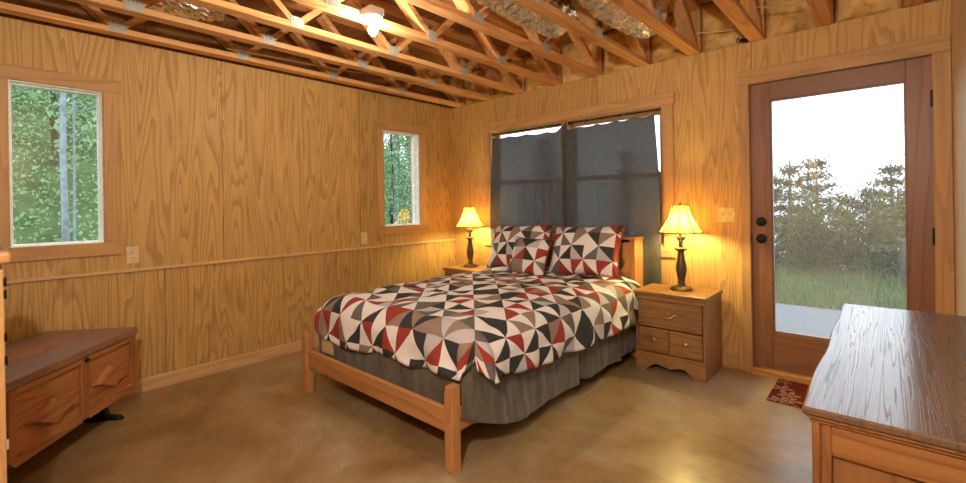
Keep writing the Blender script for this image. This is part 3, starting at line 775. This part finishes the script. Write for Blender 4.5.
table_lamp((2.664, -.21, .585), 'lit bell-shade table lamp on the nightstand between bed and door')
table_lamp((.475, -.22, .585), 'lit bell-shade table lamp on the far corner nightstand')

# ------------------------------------------------------------------ wall plates
def outlet(loc, label, kind, axis):
    r = thing('outlet_plate' if kind == 'outlet' else 'switch_plate', label, 'wall outlet' if kind == 'outlet' else 'light switch', loc, PI/2 if axis == 'x' else 0)
    # local: plate in x,z facing -y
    w = {'outlet': .07, 'switch': .07, 'double': .118}[kind]; mt = M_tanplate if kind == 'double' else M_ivory
    MB().box(-w/2, w/2, -.006, 0, -.057, .057, .0025).build('plate', mt, r)
    if kind == 'outlet':
        for sg in (-1, 1):
            m = MB(); m.box(-.017, .017, -.009, -.005, sg*.02-.013, sg*.02+.013, .003)
            q = m.build('receptacle', M_ivory, r)
            m = MB()
            for xx in (-.007, .005): m.box(xx, xx+.002, -.0095, -.0088, sg*.02-.003, sg*.02+.007)
            m.box(-.002, .002, -.0095, -.0088, sg*.02-.009, sg*.02-.005); m.build('slots', M_black, q)
    else:
        for xx in ((0,) if kind == 'switch' else (-.023, .023)):
            MB().box(xx-.005, xx+.005, -.016, -.005, -.004, .012, .002).build('toggle', mt, r)
outlet((0, -3.052, .944), 'pale duplex outlet plate beside the tall left window', 'outlet', 'x')
outlet((0, -1.228, .94), 'pale single switch plate left of the narrow far window', 'switch', 'x')
outlet((2.928, 0, 1.143), 'tan double light switch plate beside the glazed door', 'double', 'y')

# ------------------------------------------------------------------ rug
m = MB(); m.box(3.25, 4.0, -.47, -.05, .0005, .011, .003)
tag(m.build('door_mat', M_rug), 'small dark red mat with pale leaf pattern at the door', 'mat')

# ------------------------------------------------------------------ cedar chest
ch = thing('hope_chest', 'low reddish wooden chest with raised diamonds, set across the left corner', 'chest', (.383, -3.097, 0), math.atan2(-.647, .762))
LW, LD = .89, .505
pts = [(.012, .485), (.012, .20), (.045, .165), (LW-.045, .145), (LW-.012, .18), (LW-.012, .485)]
MB().prism(pts, 'y', -LD+.01, -.022).build('body', M_chest, ch)
m = MB(); m.box(.012, .055, -.022, -.006, .195, .485, .003); m.build('stile', M_chestz, ch); m = MB(); m.box(LW-.055, LW-.012, -.022, -.006, .18, .485, .003); m.build('stile', M_chestz, ch); m = MB(); m.box(.405, .455, -.022, -.006, .165, .485, .003); m.build('stile', M_chestz, ch)
m = MB(); m.box(.055, .405, -.022, -.006, .455, .485, .002); m.build('rail', M_chest, ch); m = MB(); m.box(.455, LW-.055, -.022, -.006, .455, .485, .002)
m.build('rail', M_chest, ch); m = MB(); m.prism([(.012, .2), (.045, .165), (.405, .155), (.405, .19), (.05, .2)], 'y', -.022, -.006); m.build('rail', M_chest, ch); m = MB(); m.prism([(.455, .155), (LW-.045, .146), (LW-.012, .18), (LW-.055, .19), (.455, .19)], 'y', -.022, -.006); m.build('rail', M_chest, ch)
for cx, zc in ((.235, .311), (.648, .300)):
    hw, hh = .138, .066
    m = MB(); b_ = [m.bm.verts.new(p) for p in ((cx-hw, -.022, zc), (cx, -.022, zc-hh), (cx+hw, -.022, zc), (cx, -.022, zc+hh))]
    t2 = [m.bm.verts.new(p) for p in ((cx-hw*.8, .012, zc), (cx, .012, zc-hh*.8), (cx+hw*.8, .012, zc), (cx, .012, zc+hh*.8))]
    for k in range(4): m.bm.faces.new((b_[k], b_[(k+1) % 4], t2[(k+1) % 4], t2[k]))
    m.bm.faces.new(t2); m.bm.faces.new(b_[::-1])
    m.build('diamond', M_chest, ch)
lid = MB().box(0, LW, -LD, .0, .487, .53, .006, 2).build('lid', M_chestlid, ch)
m = MB(); cx, cy_ = .445, -.25
hw, hh = .215, .1
b_ = [m.bm.verts.new(p) for p in ((cx-hw, cy_, .530), (cx, cy_-hh, .530), (cx+hw, cy_, .530), (cx, cy_+hh, .530))]
t2 = [m.bm.verts.new(p) for p in ((cx-hw*.86, cy_, .546), (cx, cy_-hh*.86, .546), (cx+hw*.86, cy_, .546), (cx, cy_+hh*.86, .546))]
for k in range(4): m.bm.faces.new((b_[k], b_[(k+1) % 4], t2[(k+1) % 4], t2[k]))
m.bm.faces.new(t2); m.bm.faces.new(b_[::-1]); m.build('diamond', M_chest, lid)
MB().lathe([(.0, .012), (.009, .011), (.013, .004), (.013, 0)][::-1], (.425, -.006, .468), 16, 0, Matrix.Rotation(-PI/2, 4, 'X')).build('latch', M_black, ch, True)
for xx in (.075, .79):
    m = MB(); m.prism([(-.46, 0), (-.045, 0), (-.07, .02), (-.13, .03), (-.16, .15), (-.38, .15), (-.42, .03)], 'x', xx-.02, xx+.02, .004)
    m.build('foot', M_black, ch)

# ------------------------------------------------------------------ cabinet at the left edge
cab = thing('cabinet', 'tall pale wooden cabinet cut off at the left edge', 'cabinet', (1.72, -3.95, 0))
x0, x1, y0, y1 = -.28, .28, -.25, .2555
MB().box(x0, x1, y0, y1-.02, 0, 1.105, .003).build('body', pine(2), cab)
MB().box(x0-.01, x1+.012, y0, y1+.016, 1.105, 1.14, .01, 3).build('top', M_bed, cab)
for a, b in ((x0, -.002), (.002, x1)):
    dd = MB().box(a, b, y1-.02, y1, .08, 1.09, .003).build('door', pine(2), cab)
for z in (1.055, 1.02, .90, .835, .60):
    MB().lathe([(.0, -.014), (.0025, -.013), (.0035, -.006), (.0035, .006), (.0025, .013), (0, .014)], (x1-.002, y1+.002, z), 10).build('hinge', M_steel if z < .7 else M_black, cab, True)
m = MB(); m.box(-.24, .27, -.2, .25, 1.142, 1.185, .014, 3)
o = m.build('set_top_box', plain('grey_plastic', (168, 166, 162), .35), None); o.location = (1.72, -3.95, 0)
tag(o, 'flat pale grey box lying on the tall cabinet at left', 'box')

# ------------------------------------------------------------------ dresser
ds = thing('dresser', 'dark-topped oak dresser along the right wall, near the camera', 'dresser', (4.10, -1.895, 0))
def D(x, y): return x-4.10, y+1.895
fx0 = 3.706-4.10; ya, yb = D(0, -2.522)[1], D(0, -1.272)[1]
MB().box(fx0+.012, -.004, ya+.012, yb-.012, .07, .772).build('carcass', M_dres, ds)
# end frame and recessed panel (the side towards the camera)
for sgn, ye in ((-1, ya), (1, yb)):
    e0, e1 = (ye, ye+.018) if sgn < 0 else (ye-.018, ye)
    m = MB(); m.box(fx0, fx0+.015, e0-(.004 if sgn < 0 else 0), e1, 0, .772, .003); m.build('corner_post', M_dres, ds); m = MB(); m.box(-.045, -.002, e0, e1, 0, .772, .003); m.build('corner_post', M_dres, ds)
    m = MB(); m.box(fx0+.015, fx0+.034, e0, e1, .06, .772, .002); m.build('stile', M_dres, ds)
    m = MB(); m.box(fx0+.034, -.045, e0, e1, .70, .772, .002); m.build('rail', M_dresx, ds); m = MB(); m.box(fx0+.034, -.045, e0, e1, .06, .14, .002); m.build('rail', M_dresx, ds)
# moulded lip under the top and the serpentine top board
def front(yv):   # x of the wavy front edge of the top
    u = (yv-ya)/(yb-ya)
    return fx0-.018+.003*math.cos(u*PI*5)
N = 60
def topboard(inset, z0, z1, bev):
    pts = [(-.002, ya-.018+inset), ]+[(front(ya+(yb-ya)*k/N)+inset, ya-.018+inset+(yb-ya+.036-2*inset)*k/N) for k in range(N+1)]+[(-.002, yb+.018-inset)]
    return MB().prism(pts, 'z', z0, z1, bev)
topboard(0, .782, .80, .004).build('top', M_drestop, ds)
m = topboard(.006, .776, .782, 0); m.build('moulding', M_dresy, ds)
m = topboard(.012, .765, .776, .003); m.build('moulding', M_dresy, ds)
for c_ in range(3):
    for k in range(3):
        a = ya+.02+(yb-ya-.04)*c_/3; b = ya+.02+(yb-ya-.04)*(c_+1)/3
        dd = MB().box(fx0, fx0+.014, a+.006, b-.006, .10+.215*k, .30+.215*k, .004).build('drawer', M_dresy, ds)
        MB().lathe([(.0, .026), (.012, .024), (.016, .017), (.008, .008), (.010, 0)][::-1], (fx0, (a+b)/2, .20+.215*k), 14, 0, Matrix.Rotation(-PI/2, 4, 'Y')).build('knob', M_brass, dd, True)

# ------------------------------------------------------------------ outdoors
def hz(x, y):
    up = max(0, -x-3.2)*.62; up = min(up, 7.5)
    f = 1-max(0, min(1, (y-4.5)/5.)); f = f*f*(3-2*f)
    down = -.42*max(0, y-6.2)
    base = -.16+.12*noise.noise(Vector((x*.4, y*.4, 0)))
    return base+up*f+max(down, -4.5)*(1 if x > -8 else .4)
vs, fs = [], []; NX, NY = 70, 70
for j in range(NY+1):
    for i in range(NX+1):
        x = -26+52*i/NX; y_ = -16+52*j/NY
        z = hz(x, y_)
        if -1.2 < x < 5.4 and -7.2 < y_ < 1.2: z = min(z, -.3)
        vs.append((x, y_, z))
for j in range(NY):
    for i in range(NX): a = j*(NX+1)+i; fs.append((a, a+1, a+NX+2, a+NX+1))
tag(mesh_obj('hillside', vs, fs, M_soil), None, None, None, 'structure')
tag(MB().box(-.5, 6.5, TH, 3.2, -.22, -.10).build('porch_deck', M_porch), None, None, None, 'structure')

def leaves(pts, size, mat, name, parent=None, up=.5, aspect=1.6):
    V, F = [], []
    for p in pts:
        a = Vector((random.gauss(0, 1), random.gauss(0, 1), random.gauss(0, 1))).normalized()
        b = a.cross(Vector((random.gauss(0, 1), random.gauss(0, 1), random.gauss(0, 1)))).normalized()
        s_ = size*random.uniform(.6, 1.3); a *= s_*aspect/2; b *= s_/2; p = Vector(p)
        k = len(V); V += [p-a, p+b, p+a, p-b]; F.append((k, k+1, k+2, k+3))
    return mesh_obj(name, V, F, mat, parent, False)
def broadleaf(x, y, h, cr, label, n, size, mat, bark, trunk_r=.09, lean=0., lowest=.25):
    z = hz(x, y); r = thing('broadleaf_tree', label, 'tree', (x, y, z), 0, 'trees outside the left windows')
    tp = [(0, 0, -.3)]+[(lean*h*k/6+.012*noise.noise(Vector((x, k, y))), (.012 if trunk_r < .05 else .05)*noise.noise(Vector((y, k, x))), h*k/6*.95) for k in range(1, 7)]
    m = MB(); m.tube(tp, [trunk_r*(1-.75*k/6) for k in range(7)], 8); P = []
    for k in range(16):
        zz = h*(lowest+(1-lowest)*k/16); a = random.uniform(0, 2*PI); l = cr*(1.1-.6*k/16)*random.uniform(.6, 1.1)
        p0 = Vector((lean*zz, 0, zz)); p1 = p0+Vector((math.cos(a)*l, math.sin(a)*l, l*.45))
        m.tube([p0, (p0+p1)/2+Vector((0, 0, -.04)), p1], [trunk_r*.2, trunk_r*.13, trunk_r*.06], 5)
        for q in range(n//16):
            t_ = random.uniform(.3, 1.1); c_ = p0.lerp(p1, t_)
            P.append(c_+Vector((random.gauss(0, .22*cr), random.gauss(0, .22*cr), random.gauss(0, .16*cr))))
    m.build('trunk', bark, r, True); leaves(P, size, mat, 'foliage', r)
    return r
tree_spec = [
    (-3.4, -3.085, 6.2, .8, 'slender pale-trunked tree nearest the tall left window', 500, .06, M_leafA, M_bark, .042, .01, .35),
    (-4.2, -2.92, 5.0, .7, 'thin leaning birch just right of the pale trunk', 400, .06, M_leafA, M_bark, .018, .05, .3),
    (-6.2, -4.6, 6.0, 1.5, 'bushy spring-green tree at left in the tall window', 9000, .034, M_leafA, M_barkd, .07, 0, .08),
    (-6.8, -2.9, 6.0, 1.5, 'bushy spring-green tree at right in the tall window', 9000, .034, M_leafA, M_barkd, .07, 0, .08),
    (-9.0, -3.8, 6.5, 1.9, 'dense darker green tree behind the pale trunk', 9000, .042, M_leafB, M_barkd, .1, 0, .05),
    (-9.5, -1.2, 6.5, 1.9, 'dense green tree on the slope behind the left wall', 8000, .042, M_leafB, M_barkd, .1, 0, .05),
    (-3.0, 1.35, 4.0, 1.0, 'leafy tree seen close through the narrow far window', 8000, .034, M_leafA, M_barkd, .05, 0, .1),
    (-4.8, 3.2, 5.5, 1.5, 'dark green tree standing behind, in the narrow far window', 9000, .04, M_leafB, M_barkd, .08, 0, .05),
    (-6.6, 4.2, 6.5, 1.7, 'tall green tree furthest back in the narrow far window', 9000, .042, M_leafB, M_barkd, .1, 0, .05),
    (-3.9, 2.1, 5.2, .5, 'thin pale trunk in the narrow far window', 200, .06, M_leafA, M_bark, .06, 0, .5),
]
for s_ in tree_spec: broadleaf(*s_)
P = []
for k in range(52000):
    x = random.uniform(-13, -3.2); y_ = random.uniform(-9, 8)
    P.append((x, y_, hz(x, y_)+abs(random.gauss(0, .3))))
tag(leaves(P, .042, M_leafA, 'undergrowth'), 'loose green undergrowth covering the slope outside the left windows', 'undergrowth', None, 'stuff')
def pine_tree(x, y, h, label, dens=1.):
    z = hz(x, y); r = thing('pine_tree', label, 'tree', (x, y, z), random.uniform(0, 6), 'pines beyond the glazed door')
    m = MB(); m.tube([(0, 0, -.3), (.03, .02, h*.5), (0, 0, h)], [.09, .055, .01], 8); P = []
    nw = int(h*3.2)
    for k in range(nw):
        zz = h*(.10+.9*k/nw); l = (h-zz)*.30+.18
        for q in range(6):
            a = q*PI/3+k*.7+random.uniform(-.3, .3); ll = l*random.uniform(.65, 1.15)
            p0 = Vector((0, 0, zz)); p1 = Vector((math.cos(a)*ll, math.sin(a)*ll, zz+ll*.30))
            m.tube([p0, p1], [.014, .004], 4)
            for _ in range(int(70*dens*max(.35, ll))+10):
                c_ = p0.lerp(p1, random.uniform(.25, 1.08)); P.append(c_+Vector((random.gauss(0, .07), random.gauss(0, .07), random.gauss(0, .06))))
    m.build('trunk', M_barkd, r, True); leaves(P, .032, M_needle, 'needles', r, aspect=3.4)
    return r
# seen through the door: bearing taken from the camera position
CAM = Vector((3.839, -3.732, 1.25))
def bearing(dx_over_dy, y): return CAM.x+dx_over_dy*(y-CAM.y)
pines = [(-.137, 8.6, 3.3, 'bushy pine at the left edge of the door view'), (-.098, 9.6, 3.9, 'tallest pine at left in the door view'), (-.055, 11.2, 3.7, 'slim pine in the left middle of the door view'), (-.020, 8.9, 2.9, 'dark pine just left of the middle of the door view'), (.002, 10.6, 4.2, 'tall open-crowned pine in the middle of the door view'), (.026, 9.2, 2.9, 'dense dark pine right of the middle of the door view'), (-.165, 11.5, 4.4, 'far pine glimpsed behind the left door stile')]
for b_, y_, h_, lab in pines: pine_tree(bearing(b_, y_), y_, h_, lab, 1.5)
def shrub(x, y, h, w, label, mat, grp):
    z = hz(x, y); r = thing('shrub', label, 'shrub', (x, y, z), 0, grp); P = []; m = MB()
    for k in range(9):
        a = random.uniform(0, 2*PI); l = w*random.uniform(.3, .9); p1 = Vector((math.cos(a)*l, math.sin(a)*l, h*random.uniform(.6, 1)))
        m.tube([(0, 0, -.1), p1*.5+Vector((0, 0, .1)), p1], [.02, .012, .004], 5)
        for _ in range(620):
            c_ = p1*random.uniform(.15, 1.05); P.append(c_+Vector((random.gauss(0, .17*w), random.gauss(0, .17*w), random.gauss(0, .12*h))))
    m.build('stem', M_barkd, r, True); leaves(P, .034, mat, 'foliage', r)
for b_, y_, h_, w_, lab in ((-.14, 11.6, 4.3, 1.5, 'far tall bush at the left edge of the door view'), (-.075, 12.4, 4.5, 1.5, 'far tall bush left of the middle of the door view'), (-.02, 12.0, 4.2, 1.5, 'far tall bush in the middle of the door view'), (.035, 12.2, 4.3, 1.5, 'far tall bush right of the middle of the door view'), (.085, 11.6, 4.0, 1.4, 'far tall bush at the right edge of the door view'), (.048, 8.0, 2.1, .8, 'yellow-green bush at right in the door view'), (.088, 7.6, 2.1, .8, 'olive bush behind the right door stile'), (-.075, 7.6, 1.9, .6, 'yellow-green bush under the tallest pine'), (-.125, 7.4, 1.9, .6, 'olive bush at the left edge of the door view'), (-.03, 7.5, 1.8, .6, 'low green bush under the middle pines')):
    shrub(bearing(b_, y_), y_, h_, w_, lab, M_brushl, 'bushes beyond the glazed door')
# trees behind the curtained window
for x, y_, h_, lab in ((-.3, 9.0, 4.6, 'pine behind the right edge of the curtains'), (-5.2, 9.5, 5.2, 'pine behind the left curtain panel'), (-2.6, 10.5, 5.0, 'pine behind the middle of the curtained window')):
    pine_tree(x, y_, h_, lab, 1.)
# grass strip
V, F = [], []
for k in range(9000):
    x = random.uniform(.5, 6.5); y_ = 3.15+random.random()**1.3*3.6; z = hz(x, y_)
    a = random.uniform(0, 2*PI); h_ = random.uniform(.06, .26); wv = .008; lx, ly = random.gauss(0, .06), random.gauss(0, .06)
    k0 = len(V); c_, s_ = math.cos(a)*wv, math.sin(a)*wv
    V += [(x-c_, y_-s_, z-.02), (x+c_, y_+s_, z-.02), (x+lx, y_+ly, z+h_)]; F.append((k0, k0+1, k0+2))
tag(mesh_obj('meadow_grass', V, F, M_grassl, None, False), 'tall dry green grass beyond the porch outside the door', 'grass', None, 'stuff')
px, py = bearing(.018, 5.6), 5.6
tag(MB().box(px-.07, px+.07, py-.07, py+.07, hz(px, py)-.1, .62, .01).build('wooden_post', M_barkd), 'short brown wooden post in the grass beyond the door', 'post')

# ------------------------------------------------------------------ light and camera
wd = bpy.data.worlds.new('sky'); SC.world = wd; wd.use_nodes = True; nt = wd.node_tree; nt.nodes.clear()
bg = nt.nodes.new('ShaderNodeBackground'); ou = nt.nodes.new('ShaderNodeOutputWorld'); nt.links.new(bg.outputs[0], ou.inputs[0])
bg.inputs[0].default_value = (.74, .87, 1.0, 1); bg.inputs[1].default_value = 1.9
fill_bulb = bulb_fixture((3.536, -3.92, 2.03), 'added unseen fill bulb hanging on a cord by the near doorway', M_fill_bulb)  # added fill lamp, unseen behind the camera, evens out the room light
MB().tube([(0, 0, -.002), (0, 0, ZB-2.03)], .004, 8).build('cord', M_black, fill_bulb)  # cord belongs to the added fill bulb

cam = bpy.data.cameras.new('camera'); co_ = bpy.data.objects.new('camera', cam); COL.objects.link(co_)
f_, cy, yaw, roll = 451.2, 204.5, math.radians(42.05), math.radians(-.92)
c, s = math.cos(yaw), math.sin(yaw)
R = Vector((c, s, 0)); F_ = Vector((-s, c, 0)); U = Vector((0, 0, 1))
Rr = R*math.cos(roll)+U*math.sin(roll); Ur = -R*math.sin(roll)+U*math.cos(roll)
M = Matrix.Identity(4)
for i in range(3): M[i][0] = Rr[i]; M[i][1] = Ur[i]; M[i][2] = -F_[i]; M[i][3] = CAM[i]
co_.matrix_world = M
cam.sensor_fit = 'HORIZONTAL'; cam.sensor_width = 36; cam.lens = f_/966*36; cam.shift_y = -(241.5-cy)/966; cam.clip_start = .02
SC.camera = co_
vs_ = SC.view_settings
SC.display_settings.display_device = 'sRGB'
vs_.view_transform = 'Standard'; vs_.look = 'None'; vs_.gamma = 1; vs_.exposure = 1.0; vs_.use_curve_mapping = False
